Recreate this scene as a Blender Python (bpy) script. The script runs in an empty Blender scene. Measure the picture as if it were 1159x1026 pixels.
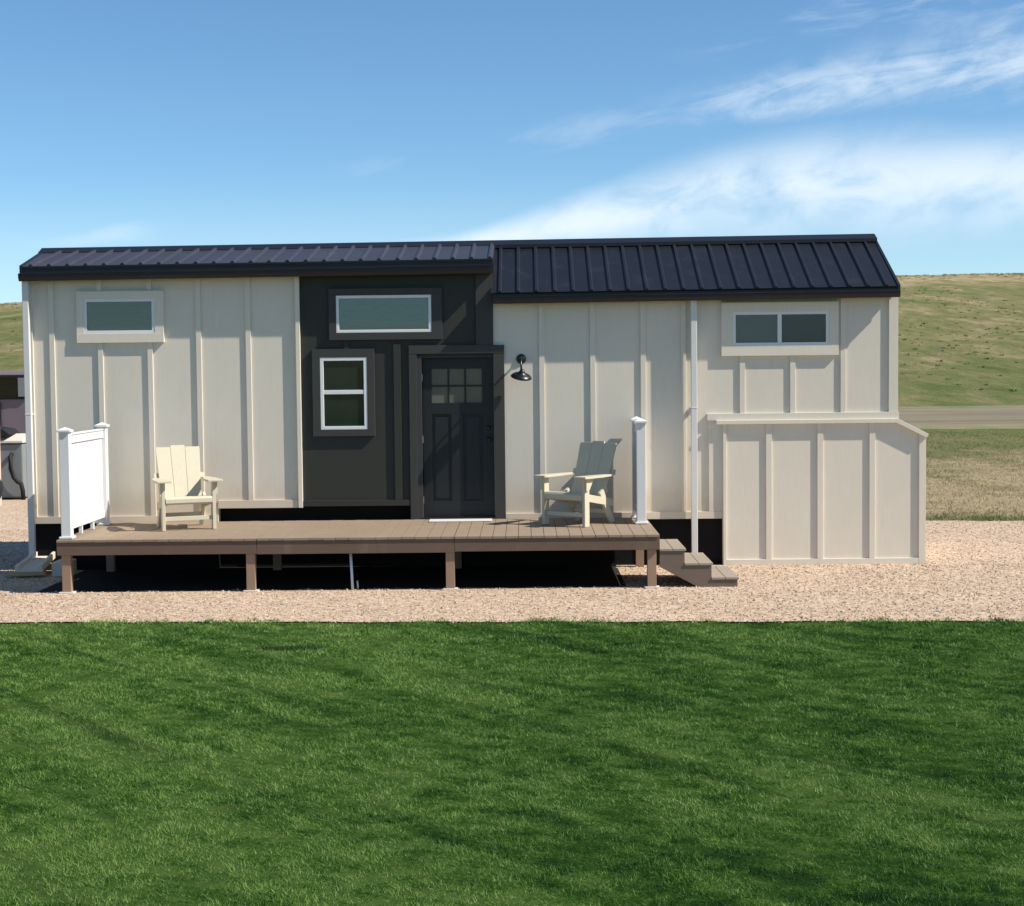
import bpy, bmesh, math, random
import numpy as np
from mathutils import Vector, Matrix
R = math.radians
random.seed(7); RNG = np.random.default_rng(11)
scene = bpy.context.scene
COL = scene.collection

# ------------------------------------------------------------------ camera
def set_camera():
    yaw, pitch, roll = 0.00823, 0.05371, -0.01039
    f = Vector((-math.sin(yaw)*math.cos(pitch), math.cos(yaw)*math.cos(pitch), -math.sin(pitch)))
    r = Vector((math.cos(yaw), math.sin(yaw), 0)); u = r.cross(f)
    r2 = r*math.cos(roll) + u*math.sin(roll); u2 = -r*math.sin(roll) + u*math.cos(roll)
    m = Matrix(((r2.x, u2.x, -f.x), (r2.y, u2.y, -f.y), (r2.z, u2.z, -f.z)))
    cd = bpy.data.cameras.new('camera'); cam = bpy.data.objects.new('camera', cd)
    COL.objects.link(cam); cam.location = (0, -20.0, 2.514); cam.rotation_euler = m.to_euler()
    cd.sensor_fit = 'HORIZONTAL'; cd.sensor_width = 36.0; cd.lens = 36.0*1800/1159
    cd.clip_start = 0.1; cd.clip_end = 6000
    scene.camera = cam
set_camera()

# ------------------------------------------------------------------ sun and sky
SUN = Vector((1.0, -0.25, 1.0)).normalized()          # direction towards the sun
sd = bpy.data.lights.new('sun', 'SUN'); sd.energy = 4.6; sd.angle = R(0.53); sd.color = (1.0, 0.93, 0.83)
so = bpy.data.objects.new('sun', sd); COL.objects.link(so); so.location = (30, -10, 40)
so.rotation_euler = SUN.to_track_quat('Z', 'Y').to_euler()

class NT:
    """small helper for node trees"""
    def __init__(s, tree): s.t = tree; s.n = tree.nodes; s.l = tree.links
    def add(s, kind, **kw):
        n = s.n.new(kind)
        for k, v in kw.items(): setattr(n, k, v)
        return n
    def put(s, sock, v):
        if isinstance(v, bpy.types.NodeSocket): s.l.new(v, sock)
        else:
            if isinstance(v, (tuple, list)) and len(v) == 3 and sock.type == 'RGBA': v = (*v, 1)
            sock.default_value = v
    def m(s, op, a, b=0.0, c=0.0, clamp=False):
        n = s.add('ShaderNodeMath', operation=op); n.use_clamp = clamp
        s.put(n.inputs[0], a); s.put(n.inputs[1], b); s.put(n.inputs[2], c); return n.outputs[0]
    def ss(s, v, a, b):
        n = s.add('ShaderNodeMapRange', interpolation_type='SMOOTHSTEP'); s.put(n.inputs[0], v)
        n.inputs[1].default_value = a; n.inputs[2].default_value = b; return n.outputs[0]
    def noise(s, vec, scale, detail=4.0, rough=0.55, dist=0.0, dim='3D'):
        n = s.add('ShaderNodeTexNoise'); n.noise_dimensions = dim
        if vec is not None: s.put(n.inputs['Vector'], vec)
        n.inputs['Scale'].default_value = scale; n.inputs['Detail'].default_value = detail
        n.inputs['Roughness'].default_value = rough; n.inputs['Distortion'].default_value = dist
        return n.outputs[0]
    def mapping(s, vec, scale=(1, 1, 1), rot=(0, 0, 0), loc=(0, 0, 0)):
        for k, v in (('Rotation', rot), ('Scale', scale), ('Location', loc)):     # rotate first, then stretch
            if (k == 'Scale' and tuple(v) == (1, 1, 1)) or (k != 'Scale' and tuple(v) == (0, 0, 0)): continue
            n = s.add('ShaderNodeMapping'); s.put(n.inputs['Vector'], vec); n.inputs[k].default_value = v; vec = n.outputs[0]
        return vec
    def mix(s, fac, a, b, mode='MIX'):
        n = s.add('ShaderNodeMix', data_type='RGBA', blend_type=mode)
        s.put(n.inputs[0], fac); s.put(n.inputs[6], a); s.put(n.inputs[7], b); return n.outputs[2]
    def ramp(s, fac, stops):
        n = s.add('ShaderNodeValToRGB'); s.put(n.inputs[0], fac); cr = n.color_ramp
        while len(cr.elements) < len(stops): cr.elements.new(0.5)
        for e, (p, c) in zip(cr.elements, stops): e.position = p; e.color = (*c, 1)
        return n.outputs[0]
    def bump(s, h, strength=0.3, dist=0.01):
        n = s.add('ShaderNodeBump'); n.inputs['Strength'].default_value = strength
        n.inputs['Distance'].default_value = dist; s.put(n.inputs['Height'], h); return n.outputs[0]

def make_world():
    w = bpy.data.worlds.new('World'); scene.world = w; w.use_nodes = True
    t = NT(w.node_tree); t.n.clear()
    sky = t.add('ShaderNodeTexSky', sky_type='NISHITA'); sky.sun_disc = False
    sky.sun_elevation = math.asin(SUN.z); sky.sun_rotation = math.atan2(SUN.x, SUN.y)
    sky.altitude = 1500; sky.air_density = 1.0; sky.dust_density = 0.25; sky.ozone_density = 2.0
    geo = t.add('ShaderNodeTexCoord'); sep = t.add('ShaderNodeSeparateXYZ'); t.l.new(geo.outputs['Generated'], sep.inputs[0])
    X, Y, Z = sep.outputs
    ay = t.m('MAXIMUM', t.m('ABSOLUTE', Y), 0.15)
    u = t.m('DIVIDE', X, ay); v = t.m('DIVIDE', Z, ay)
    cb = t.add('ShaderNodeCombineXYZ'); t.put(cb.inputs[0], u); t.put(cb.inputs[1], v)
    uv = cb.outputs[0]
    soft = t.noise(t.mapping(uv, (7, 22, 1), (0, 0, R(-14))), 1.0, 6, 0.55, 0.3)
    fil = t.noise(t.mapping(uv, (9, 42, 1), (0, 0, R(-13))), 1.0, 8, 0.62, 0.9)
    puff = t.noise(t.mapping(uv, (24, 40, 1), (0, 0, R(-12))), 1.0, 6, 0.6, 0.5)
    def band(u0, u1, v0, v1, h0, h1, nz, gain, amp=0.02, uend=None, edge0=1.25, edge1=0.15):
        k = t.ss(u, u0, u1)
        vc = t.m('MULTIPLY_ADD', k, v1-v0, v0); hw = t.m('MULTIPLY_ADD', k, h1-h0, h0)
        dv = t.m('ABSOLUTE', t.m('ADD', t.m('SUBTRACT', v, vc), t.m('MULTIPLY', t.m('SUBTRACT', nz, 0.5), amp)))
        d = t.ss(t.m('DIVIDE', dv, hw), edge0, edge1)
        s0 = t.ss(u, u0-0.02, u0+0.07)
        d = t.m('MULTIPLY', d, s0)
        if uend: d = t.m('MULTIPLY', d, t.ss(u, uend[1], uend[0]))
        return t.m('MULTIPLY', d, gain)
    texture = t.m('MULTIPLY_ADD', puff, 0.9, 0.32)
    c1 = t.m('MULTIPLY', band(-0.085, 0.20, 0.075, 0.113, 0.006, 0.034, soft, 0.84, 0.024, None, 1.35, 0.05), t.ss(t.m('ADD', t.m('MULTIPLY', soft, 0.5), t.m('MULTIPLY', puff, 0.5)), 0.22, 0.56))
    c2 = t.m('MULTIPLY', band(0.08, 0.30, 0.160, 0.187, 0.010, 0.026, fil, 0.70, 0.030, None, 1.4, 0.0), t.ss(t.m('ADD', t.m('MULTIPLY', fil, 0.6), t.m('MULTIPLY', puff, 0.4)), 0.36, 0.66))
    c2b = t.m('MULTIPLY', band(0.10, 0.27, 0.192, 0.230, 0.012, 0.03, puff, 0.35, 0.05), t.ss(fil, 0.45, 0.75))
    c3 = t.m('MULTIPLY', band(-0.12, 0.08, 0.124, 0.150, 0.006, 0.010, soft, 0.22, 0.03, (0.05, 0.13)), t.ss(fil, 0.38, 0.7))
    c4 = band(-0.31, -0.24, 0.082, 0.088, 0.004, 0.007, soft, 0.28, 0.02, (-0.26, -0.22))
    c5 = t.m('MULTIPLY', t.ss(v, 0.13, 0.05), 0.20)
    c = t.m('MAXIMUM', c1, c2)
    for q in (c2b, c3, c4): t.m; c = t.m('ADD', c, q, clamp=True)
    c = t.m('MULTIPLY', c, t.ss(v, 0.02, 0.06))
    c = t.m('ADD', c, c5, clamp=True)
    skyc = t.mix(1.0, sky.outputs[0], SKY_TINT, 'MULTIPLY')
    col = t.mix(c, skyc, CLOUD)
    bg = t.add('ShaderNodeBackground'); t.put(bg.inputs[0], col); bg.inputs[1].default_value = 0.1
    out = t.add('ShaderNodeOutputWorld'); t.l.new(bg.outputs[0], out.inputs[0])
SKY_TINT = (0.60, 0.80, 0.90); CLOUD = (5.6, 6.4, 7.1)
make_world()
scene.view_settings.view_transform = 'Standard'; scene.view_settings.look = 'None'
scene.view_settings.exposure = 0.62; scene.view_settings.gamma = 1.0

# ------------------------------------------------------------------ materials
def mat(name, color, rough=0.6, splash=None, spec=0.5, metal=0.0, var=0.0, vscale=3.0, grain=None, bump=0.0, bscale=80.0, bdist=0.002, dirt=None, coat=0.0, stretch=(1, 1, 1)):
    m = bpy.data.materials.new(name); m.use_nodes = True; t = NT(m.node_tree)
    b = t.n['Principled BSDF']
    b.inputs['Roughness'].default_value = rough; b.inputs['Specular IOR Level'].default_value = spec
    b.inputs['Metallic'].default_value = metal; b.inputs['Coat Weight'].default_value = coat
    tc = t.add('ShaderNodeTexCoord').outputs['Object']
    col = color
    if var:
        n = t.noise(t.mapping(tc, stretch), vscale, 6, 0.6)
        f = t.m('MULTIPLY_ADD', n, 2*var, 1-var)
        cb = t.add('ShaderNodeCombineColor')
        for i in range(3): t.put(cb.inputs[i], f)
        col = t.mix(1.0, (*color, 1), cb.outputs[0], 'MULTIPLY')
    h = None
    if grain:
        g = t.noise(t.mapping(tc, grain), 1.0, 8, 0.65)
        f = t.m('MULTIPLY_ADD', g, 0.17, 0.915)
        cb = t.add('ShaderNodeCombineColor')
        for i in range(3): t.put(cb.inputs[i], f)
        col = t.mix(1.0, col, cb.outputs[0], 'MULTIPLY'); h = g
    if dirt:
        d = t.ss(t.noise(t.mapping(tc, (1.3, 1.3, 0.5)), 2.2, 8, 0.7), 0.52, 0.75)
        col = t.mix(t.m('MULTIPLY', d, dirt[1]), col, (*dirt[0], 1))
    if splash:      # rain-splashed dust near the bottom of the walls
        z = t.add('ShaderNodeSeparateXYZ'); t.put(z.inputs[0], tc)
        k = t.m('MULTIPLY', t.ss(t.m('ADD', z.outputs[2], t.m('MULTIPLY', t.noise(t.mapping(tc, (3, 3, 2)), 1.0, 7, 0.7), 0.7)), splash[1]+0.35, splash[1]), splash[2])
        col = t.mix(k, col, (*splash[0], 1))
    t.put(b.inputs['Base Color'], col)
    if bump:
        hh = h if h is not None else t.noise(tc, bscale, 4, 0.6)
        t.put(b.inputs['Normal'], t.bump(hh, bump, bdist))
    rn = t.noise(tc, 6.0, 4, 0.6)
    t.put(b.inputs['Roughness'], t.m('MULTIPLY_ADD', rn, 0.16, rough-0.08))
    return m
M = dict(
    cream=mat('cream_siding', (0.665, 0.615, 0.515), 0.62, spec=0.35, splash=((0.50, 0.37, 0.24), 1.15, 0.35), var=0.05, vscale=1.2, grain=(70, 70, 3.0), bump=0.2, bdist=0.0015, dirt=((0.42, 0.34, 0.25), 0.10)),
    creamtrim=mat('cream_trim', (0.70, 0.64, 0.53), 0.6, spec=0.35, var=0.05, vscale=1.5, grain=(50, 50, 2.5), bump=0.25, bdist=0.0012),
    dark=mat('charcoal_siding', (0.031, 0.032, 0.026), 0.6, spec=0.35, var=0.10, vscale=1.4, grain=(70, 70, 3.0), bump=0.35, bdist=0.0015),
    darktrim=mat('charcoal_trim', (0.046, 0.045, 0.041), 0.58, spec=0.35, var=0.08, vscale=1.5, grain=(50, 50, 2.5), bump=0.25, bdist=0.0012),
    door=mat('charcoal_door_paint', (0.015, 0.016, 0.017), 0.45, spec=0.4, var=0.05, vscale=2.0),
    roofSheen=mat('dusty_sky_sheen_metal', (0.036, 0.032, 0.038), 0.42, spec=0.5, var=0.18, vscale=1.0, dirt=((0.10, 0.09, 0.09), 0.35)),  # same metal as the main roof, grazing sky sheen painted in, plus dust
    roof=mat('black_ribbed_metal', (0.008, 0.009, 0.012), 0.42, spec=0.5, var=0.18, vscale=1.0, dirt=((0.05, 0.05, 0.055), 0.25), stretch=(1.5, 1, 1)),
    gutter=mat('black_gutter_paint', (0.010, 0.010, 0.014), 0.4, spec=0.45, var=0.1),
    white=mat('white_vinyl', (0.68, 0.68, 0.665), 0.42, spec=0.45, var=0.03, vscale=2.0, dirt=((0.5, 0.45, 0.38), 0.06)),
    winframe=mat('white_window_vinyl', (0.72, 0.73, 0.73), 0.4, spec=0.45, var=0.03),
    spout=mat('white_downspout', (0.64, 0.63, 0.61), 0.4, spec=0.4, var=0.05, dirt=((0.45, 0.40, 0.34), 0.15)),
    skirt=mat('black_skirting', (0.008, 0.007, 0.007), 0.8, spec=0.2, var=0.2),
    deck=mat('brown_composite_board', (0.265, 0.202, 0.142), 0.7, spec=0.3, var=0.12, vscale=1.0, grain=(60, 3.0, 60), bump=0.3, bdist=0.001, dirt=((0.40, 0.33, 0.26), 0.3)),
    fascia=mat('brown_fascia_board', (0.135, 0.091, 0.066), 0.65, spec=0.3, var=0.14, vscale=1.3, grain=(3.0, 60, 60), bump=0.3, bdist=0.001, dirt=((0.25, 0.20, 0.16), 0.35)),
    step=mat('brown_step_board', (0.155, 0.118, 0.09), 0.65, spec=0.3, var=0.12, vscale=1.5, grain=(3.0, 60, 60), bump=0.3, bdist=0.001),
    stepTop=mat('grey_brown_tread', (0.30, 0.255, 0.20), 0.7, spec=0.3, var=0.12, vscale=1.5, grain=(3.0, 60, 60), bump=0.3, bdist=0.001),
    postwood=mat('treated_wood_post', (0.30, 0.205, 0.14), 0.75, spec=0.25, var=0.15, vscale=3, grain=(60, 60, 4), bump=0.4, bdist=0.001),
    chair=mat('cream_poly_lumber', (0.54, 0.49, 0.365), 0.5, spec=0.35, var=0.04, vscale=3, grain=(50, 50, 6), bump=0.15, bdist=0.001),
    lamp=mat('black_lamp_metal', (0.008, 0.009, 0.009), 0.35, spec=0.5, metal=0.0),
    bulb=mat('frosted_bulb', (0.75, 0.72, 0.65), 0.3, spec=0.5),
    steel=mat('door_hardware', (0.03, 0.03, 0.03), 0.3, spec=0.5, metal=0.6),
    brass=mat('hinge_metal', (0.55, 0.52, 0.48), 0.3, spec=0.5, metal=0.8),
    concrete=mat('pale_concrete', (0.60, 0.55, 0.48), 0.85, spec=0.2, var=0.12, vscale=8, bump=0.4, bscale=60),
    plank=mat('weathered_plank', (0.42, 0.30, 0.17), 0.8, spec=0.2, var=0.2, vscale=4, grain=(3, 60, 60), bump=0.4, bdist=0.001),
    pvc=mat('pvc_pipe', (0.50, 0.60, 0.66), 0.4, spec=0.4),
    mauve=mat('mauve_grey_camper_skin', (0.17, 0.135, 0.15), 0.45, spec=0.5, var=0.08),
    greybox=mat('grey_enclosure_paint', (0.20, 0.215, 0.215), 0.5, spec=0.4, var=0.12, vscale=4),
    rubber=mat('black_rubber', (0.015, 0.015, 0.016), 0.7, spec=0.3),
    pinkwood=mat('pale_painted_post', (0.62, 0.43, 0.35), 0.7, spec=0.3, var=0.1, grain=(60, 60, 4)),
    rim=mat('grey_wheel_rim', (0.45, 0.45, 0.46), 0.35, spec=0.5, metal=0.5),
)
def glass(name, col, rough=0.03, spec=0.5, blinds=None):
    m = bpy.data.materials.new(name); m.use_nodes = True; t = NT(m.node_tree); b = t.n['Principled BSDF']
    tc = t.add('ShaderNodeTexCoord').outputs['Object']
    c = col
    if blinds:      # pleated shade hanging behind the pane
        w = t.add('ShaderNodeTexWave', wave_type='BANDS', bands_direction='Z'); t.put(w.inputs[0], tc); w.inputs['Scale'].default_value = blinds[1]; w.inputs['Distortion'].default_value = 0.4
        c = t.mix(t.m('MULTIPLY', w.outputs[1], 0.35), (*col, 1), (*blinds[0], 1))
    n = t.noise(t.mapping(tc, (2, 2, 2)), 1.5, 5, 0.6); f = t.m('MULTIPLY_ADD', n, 0.5, 0.75)
    cb = t.add('ShaderNodeCombineColor')
    for i in range(3): t.put(cb.inputs[i], f)
    t.put(b.inputs['Base Color'], t.mix(1.0, c if not isinstance(c, tuple) else (*c, 1), cb.outputs[0], 'MULTIPLY'))
    b.inputs['Roughness'].default_value = rough; b.inputs['Specular IOR Level'].default_value = spec
    b.inputs['Coat Weight'].default_value = 0.15; b.inputs['Coat Roughness'].default_value = 0.01
    t.put(b.inputs['Normal'], t.bump(t.noise(tc, 1.6, 2, 0.5), 0.05, 0.02))
    return m
M['paneTeal'] = glass('teal_shaded_pane', (0.15, 0.24, 0.24), 0.12, 0.6, ((0.22, 0.32, 0.32), 9))
M['paneTealDark'] = glass('grey_teal_pane', (0.10, 0.16, 0.155), 0.12, 0.6, ((0.15, 0.22, 0.22), 7))
M['paneGreen'] = glass('dark_green_pane', (0.016, 0.027, 0.021))
M['paneDark'] = glass('dark_reflecting_pane', (0.058, 0.078, 0.080))
M['paneGrey'] = glass('grey_green_screened_pane', (0.042, 0.060, 0.050), 0.2)
M['doorPane'] = glass('door_pane', (0.120, 0.125, 0.105))
M['shadeTeal'] = mat('pale_teal_shade', (0.26, 0.38, 0.38), 0.9, spec=0.1, var=0.08, vscale=1.5)
M['shadeGrey'] = mat('grey_teal_shade', (0.165, 0.235, 0.225), 0.9, spec=0.1, var=0.10, vscale=2.5)
def clear_glass():
    m = bpy.data.materials.new('clear_window_glass'); m.use_nodes = True; t = NT(m.node_tree); t.n.remove(t.n['Principled BSDF'])
    g = t.add('ShaderNodeBsdfGlossy'); g.inputs['Roughness'].default_value = 0.02; tr = t.add('ShaderNodeBsdfTransparent'); tr.inputs[0].default_value = (0.86, 0.92, 0.90, 1)
    f = t.add('ShaderNodeFresnel'); f.inputs[0].default_value = 1.5; mx = t.add('ShaderNodeMixShader')
    t.put(mx.inputs[0], t.m('MULTIPLY', f.outputs[0], 1.6, clamp=True)); t.l.new(tr.outputs[0], mx.inputs[1]); t.l.new(g.outputs[0], mx.inputs[2])
    t.l.new(mx.outputs[0], t.n['Material Output'].inputs[0]); return m
M['clear'] = clear_glass()
M['blackPane'] = glass('black_camper_pane', (0.008, 0.008, 0.008))

# ------------------------------------------------------------------ mesh helpers
class MB:
    def __init__(s): s.v = []; s.f = []; s.mi = []
    def raw(s, v, f, mi=0):
        o = len(s.v); s.v += [tuple(p) for p in v]; s.f += [tuple(i+o for i in q) for q in f]; s.mi += [mi]*len(f); return s
    def box(s, x0, x1, y0, y1, z0, z1, mi=0):
        v = [(x, y, z) for z in (z0, z1) for y in (y0, y1) for x in (x0, x1)]
        return s.raw(v, [(0, 2, 3, 1), (4, 5, 7, 6), (0, 1, 5, 4), (2, 6, 7, 3), (0, 4, 6, 2), (1, 3, 7, 5)], mi)
    def prism_y(s, prof, y0, y1, mi=0):      # prof: (x,z) list
        n = len(prof); v = [(x, y0, z) for x, z in prof] + [(x, y1, z) for x, z in prof]
        return s.raw(v, [tuple(range(n)), tuple(range(2*n-1, n-1, -1))] + [(i, i+n, (i+1) % n+n, (i+1) % n) for i in range(n)], mi)
    def prism_x(s, prof, x0, x1, mi=0):      # prof: (y,z) list
        n = len(prof); v = [(x0, y, z) for y, z in prof] + [(x1, y, z) for y, z in prof]
        return s.raw(v, [tuple(range(n)), tuple(range(2*n-1, n-1, -1))] + [(i, i+n, (i+1) % n+n, (i+1) % n) for i in range(n)], mi)
    def beam(s, a, b, w, h, up=(0, 0, 1), mi=0, w2=None, h2=None):
        a = Vector(a); b = Vector(b); d = (b-a).normalized(); sx = d.cross(Vector(up)).normalized(); sz = sx.cross(d).normalized()
        v = []
        for p, ww, hh in ((a, w, h), (b, w2 or w, h2 or h)):
            for q in ((-1, -1), (1, -1), (1, 1), (-1, 1)): v.append(p + sx*q[0]*ww/2 + sz*q[1]*hh/2)
        return s.raw(v, [(0, 3, 2, 1), (4, 5, 6, 7), (0, 1, 5, 4), (1, 2, 6, 5), (2, 3, 7, 6), (3, 0, 4, 7)], mi)
    def tube(s, pts, rad, n=10, mi=0):
        pts = [Vector(p) for p in pts]; rads = rad if isinstance(rad, list) else [rad]*len(pts)
        v = []; up = Vector((0.13, 0.2, 0.97)).normalized()
        for i, p in enumerate(pts):
            d = (pts[min(i+1, len(pts)-1)]-pts[max(i-1, 0)]).normalized()
            a = d.cross(up); a = a.normalized() if a.length > 1e-4 else Vector((1, 0, 0)); b = d.cross(a).normalized()
            for k in range(n):
                t = 2*math.pi*k/n; v.append(p + (a*math.cos(t)+b*math.sin(t))*rads[i])
        f = [(i*n+k, i*n+(k+1) % n, (i+1)*n+(k+1) % n, (i+1)*n+k) for i in range(len(pts)-1) for k in range(n)]
        f += [tuple(range(n-1, -1, -1)), tuple(range((len(pts)-1)*n, len(pts)*n))]
        return s.raw(v, f, mi)
    def lathe(s, prof, origin, axis=(0, 0, 1), n=24, mi=0):   # prof: (r, h) along axis
        ax = Vector(axis).normalized(); a = ax.orthogonal().normalized(); b = ax.cross(a); o = Vector(origin); v = []
        for r, h in prof:
            for k in range(n):
                t = 2*math.pi*k/n; v.append(o + ax*h + (a*math.cos(t)+b*math.sin(t))*r)
        f = [(i*n+k, i*n+(k+1) % n, (i+1)*n+(k+1) % n, (i+1)*n+k) for i in range(len(prof)-1) for k in range(n)]
        return s.raw(v, f, mi)
    def build(s, name, m, parent=None, bevel=0.0, smooth=False):
        me = bpy.data.meshes.new(name)
        off = parent_world(parent) if parent else Vector((0, 0, 0))
        me.from_pydata([Vector(p)-off for p in s.v], [], s.f)
        for mm in (m if isinstance(m, (list, tuple)) else [m]): me.materials.append(mm)
        me.polygons.foreach_set('material_index', s.mi)
        b = bmesh.new(); b.from_mesh(me); bmesh.ops.recalc_face_normals(b, faces=b.faces); b.to_mesh(me); b.free()
        if smooth: me.polygons.foreach_set('use_smooth', [True]*len(me.polygons))
        o = bpy.data.objects.new(name, me); COL.objects.link(o)
        if parent: o.parent = parent
        if bevel:
            md = o.modifiers.new('bevel', 'BEVEL'); md.width = bevel; md.segments = 2; md.limit_method = 'ANGLE'; md.harden_normals = False
        return o
def parent_world(p):
    v = Vector((0, 0, 0))
    while p: v += p.location; p = p.parent
    return v
def thing(name, label, cat, loc=(0, 0, 0), group=None, obj=None):
    o = obj
    if o is None:
        o = bpy.data.objects.new(name, None); COL.objects.link(o); o.location = loc; o.empty_display_size = 0.2
    o['label'] = label; o['category'] = cat
    if group: o['group'] = group
    return o
def structure(o): o['kind'] = 'structure'; return o
def bulk(name, verts, faces_n, material, label, cat):
    """one object of very many small faces (verts: N*faces_n x 3)"""
    me = bpy.data.meshes.new(name); n = len(verts); me.vertices.add(n); me.vertices.foreach_set('co', verts.astype(np.float32).ravel())
    nf = n//faces_n; me.loops.add(n); me.loops.foreach_set('vertex_index', np.arange(n, dtype=np.int32))
    me.polygons.add(nf); me.polygons.foreach_set('loop_start', np.arange(0, n, faces_n, dtype=np.int32))
    me.update(calc_edges=True); me.materials.append(material)
    o = bpy.data.objects.new(name, me); COL.objects.link(o)
    o['kind'] = 'stuff'; o['label'] = label; o['category'] = cat
    return o

# ------------------------------------------------------------------ ground
def vnoise(x, y, seed=0):
    r = np.random.default_rng(seed); out = np.zeros_like(x)
    for i in range(7):
        a = r.uniform(0, 2*np.pi); k = r.uniform(0.6, 2.4); out += np.sin((x*np.cos(a)+y*np.sin(a))*k + r.uniform(0, 6.28))
    return out/7
def terrain(x, y):
    h = 19.85 + 0.0228*np.clip(x, -260, 260) + 1.1*vnoise(x/60, y/60, 3) + 0.35*vnoise(x/14, y/14, 4)
    t = np.clip((y-76)/(330-76), 0, 1); s = t*t*(3-2*t)*0.45 + t*0.55
    und = np.clip((y-30)/60, 0, 1)*0.22*vnoise(x/9, y/9, 5)*np.clip((y-76)/30, 0, 1)
    z = -0.04 + s*h + und
    b = np.clip((-y-60)/300, 0, 1); z = z + b*6*(1+0.4*vnoise(x/50, y/50, 9))
    return z
def grid_mesh(name, xs, ys, zf, material):
    X, Y = np.meshgrid(xs, ys); Z = zf(X, Y); v = np.stack([X, Y, Z], -1).reshape(-1, 3)
    nx = len(xs); f = [(j*nx+i, j*nx+i+1, (j+1)*nx+i+1, (j+1)*nx+i) for j in range(len(ys)-1) for i in range(nx-1)]
    me = bpy.data.meshes.new(name); me.from_pydata(v.tolist(), [], f); me.materials.append(material)
    me.polygons.foreach_set('use_smooth', [True]*len(f))
    o = bpy.data.objects.new(name, me); COL.objects.link(o); return o

def field_color(t, P):
    sp = t.add('ShaderNodeSeparateXYZ'); t.put(sp.inputs[0], P)
    y, z = sp.outputs[1], sp.outputs[2]
    big = t.noise(t.mapping(P, (0.030, 0.016, 0.02)), 1.0, 6, 0.6, 0.6)
    mid = t.noise(t.mapping(P, (0.16, 0.050, 0.05)), 1.0, 8, 0.68, 0.5)
    fine = t.noise(t.mapping(P, (0.50, 0.11, 0.3)), 1.0, 8, 0.75)
    near = t.noise(t.mapping(P, (0.45, 1.1, 0.3)), 1.0, 7, 0.7, 0.6)
    s = t.m('ADD', t.m('MULTIPLY', big, 0.32), t.m('ADD', t.m('MULTIPLY', mid, 0.48), t.m('MULTIPLY', fine, 0.50)))
    s = t.m('SUBTRACT', s, 0.125)
    hi = t.m('MULTIPLY', t.ss(z, 12.0, 18.5), 0.12)                     # drier on the crest
    dry = t.m('MULTIPLY', t.m('MULTIPLY', t.ss(y, 5.5, 8.0), t.ss(y, 31.0, 15.0)), t.m('MULTIPLY_ADD', near, 0.55, -0.06))   # mown dry strip behind the gravel
    s = t.m('ADD', s, t.m('ADD', hi, dry))
    c = t.ramp(s, [(0.38, (0.085, 0.115, 0.030)), (0.48, (0.135, 0.158, 0.050)), (0.56, (0.205, 0.190, 0.083)), (0.70, (0.40, 0.32, 0.185))])
    sp2 = t.ss(t.noise(t.mapping(P, (0.45, 0.10, 0.2)), 1.0, 9, 0.72), 0.54, 0.70)
    return t.mix(t.m('MULTIPLY', sp2, 0.45), c, (0.065, 0.072, 0.030, 1)), fine
def mat_field():
    m = bpy.data.materials.new('prairie_ground'); m.use_nodes = True; t = NT(m.node_tree); b = t.n['Principled BSDF']
    P = t.add('ShaderNodeNewGeometry').outputs['Position']
    c, fine = field_color(t, P); t.put(b.inputs['Base Color'], c)
    b.inputs['Roughness'].default_value = 0.95; b.inputs['Specular IOR Level'].default_value = 0.1
    h = t.noise(t.mapping(P, (0.5, 0.5, 0.5)), 1.0, 8, 0.75)
    t.put(b.inputs['Normal'], t.bump(h, 0.8, 0.9)); return m
def mat_blade(name, kind):
    m = bpy.data.materials.new(name); m.use_nodes = True; t = NT(m.node_tree); b = t.n['Principled BSDF']
    P = t.add('ShaderNodeNewGeometry').outputs['Position']
    if kind == 'lawn': c = lawn_color(t, P)
    else: c, _ = field_color(t, P)
    b.inputs['Roughness'].default_value = 0.5; b.inputs['Specular IOR Level'].default_value = 0.2
    t.put(b.inputs['Base Color'], c)
    tr = t.add('ShaderNodeBsdfTranslucent'); t.put(tr.inputs[0], c)
    mx = t.add('ShaderNodeMixShader'); mx.inputs[0].default_value = 0.22 if kind == 'lawn' else 0.4
    t.l.new(b.outputs[0], mx.inputs[1]); t.l.new(tr.outputs[0], mx.inputs[2])
    t.l.new(mx.outputs[0], t.n['Material Output'].inputs[0]); return m
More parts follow.
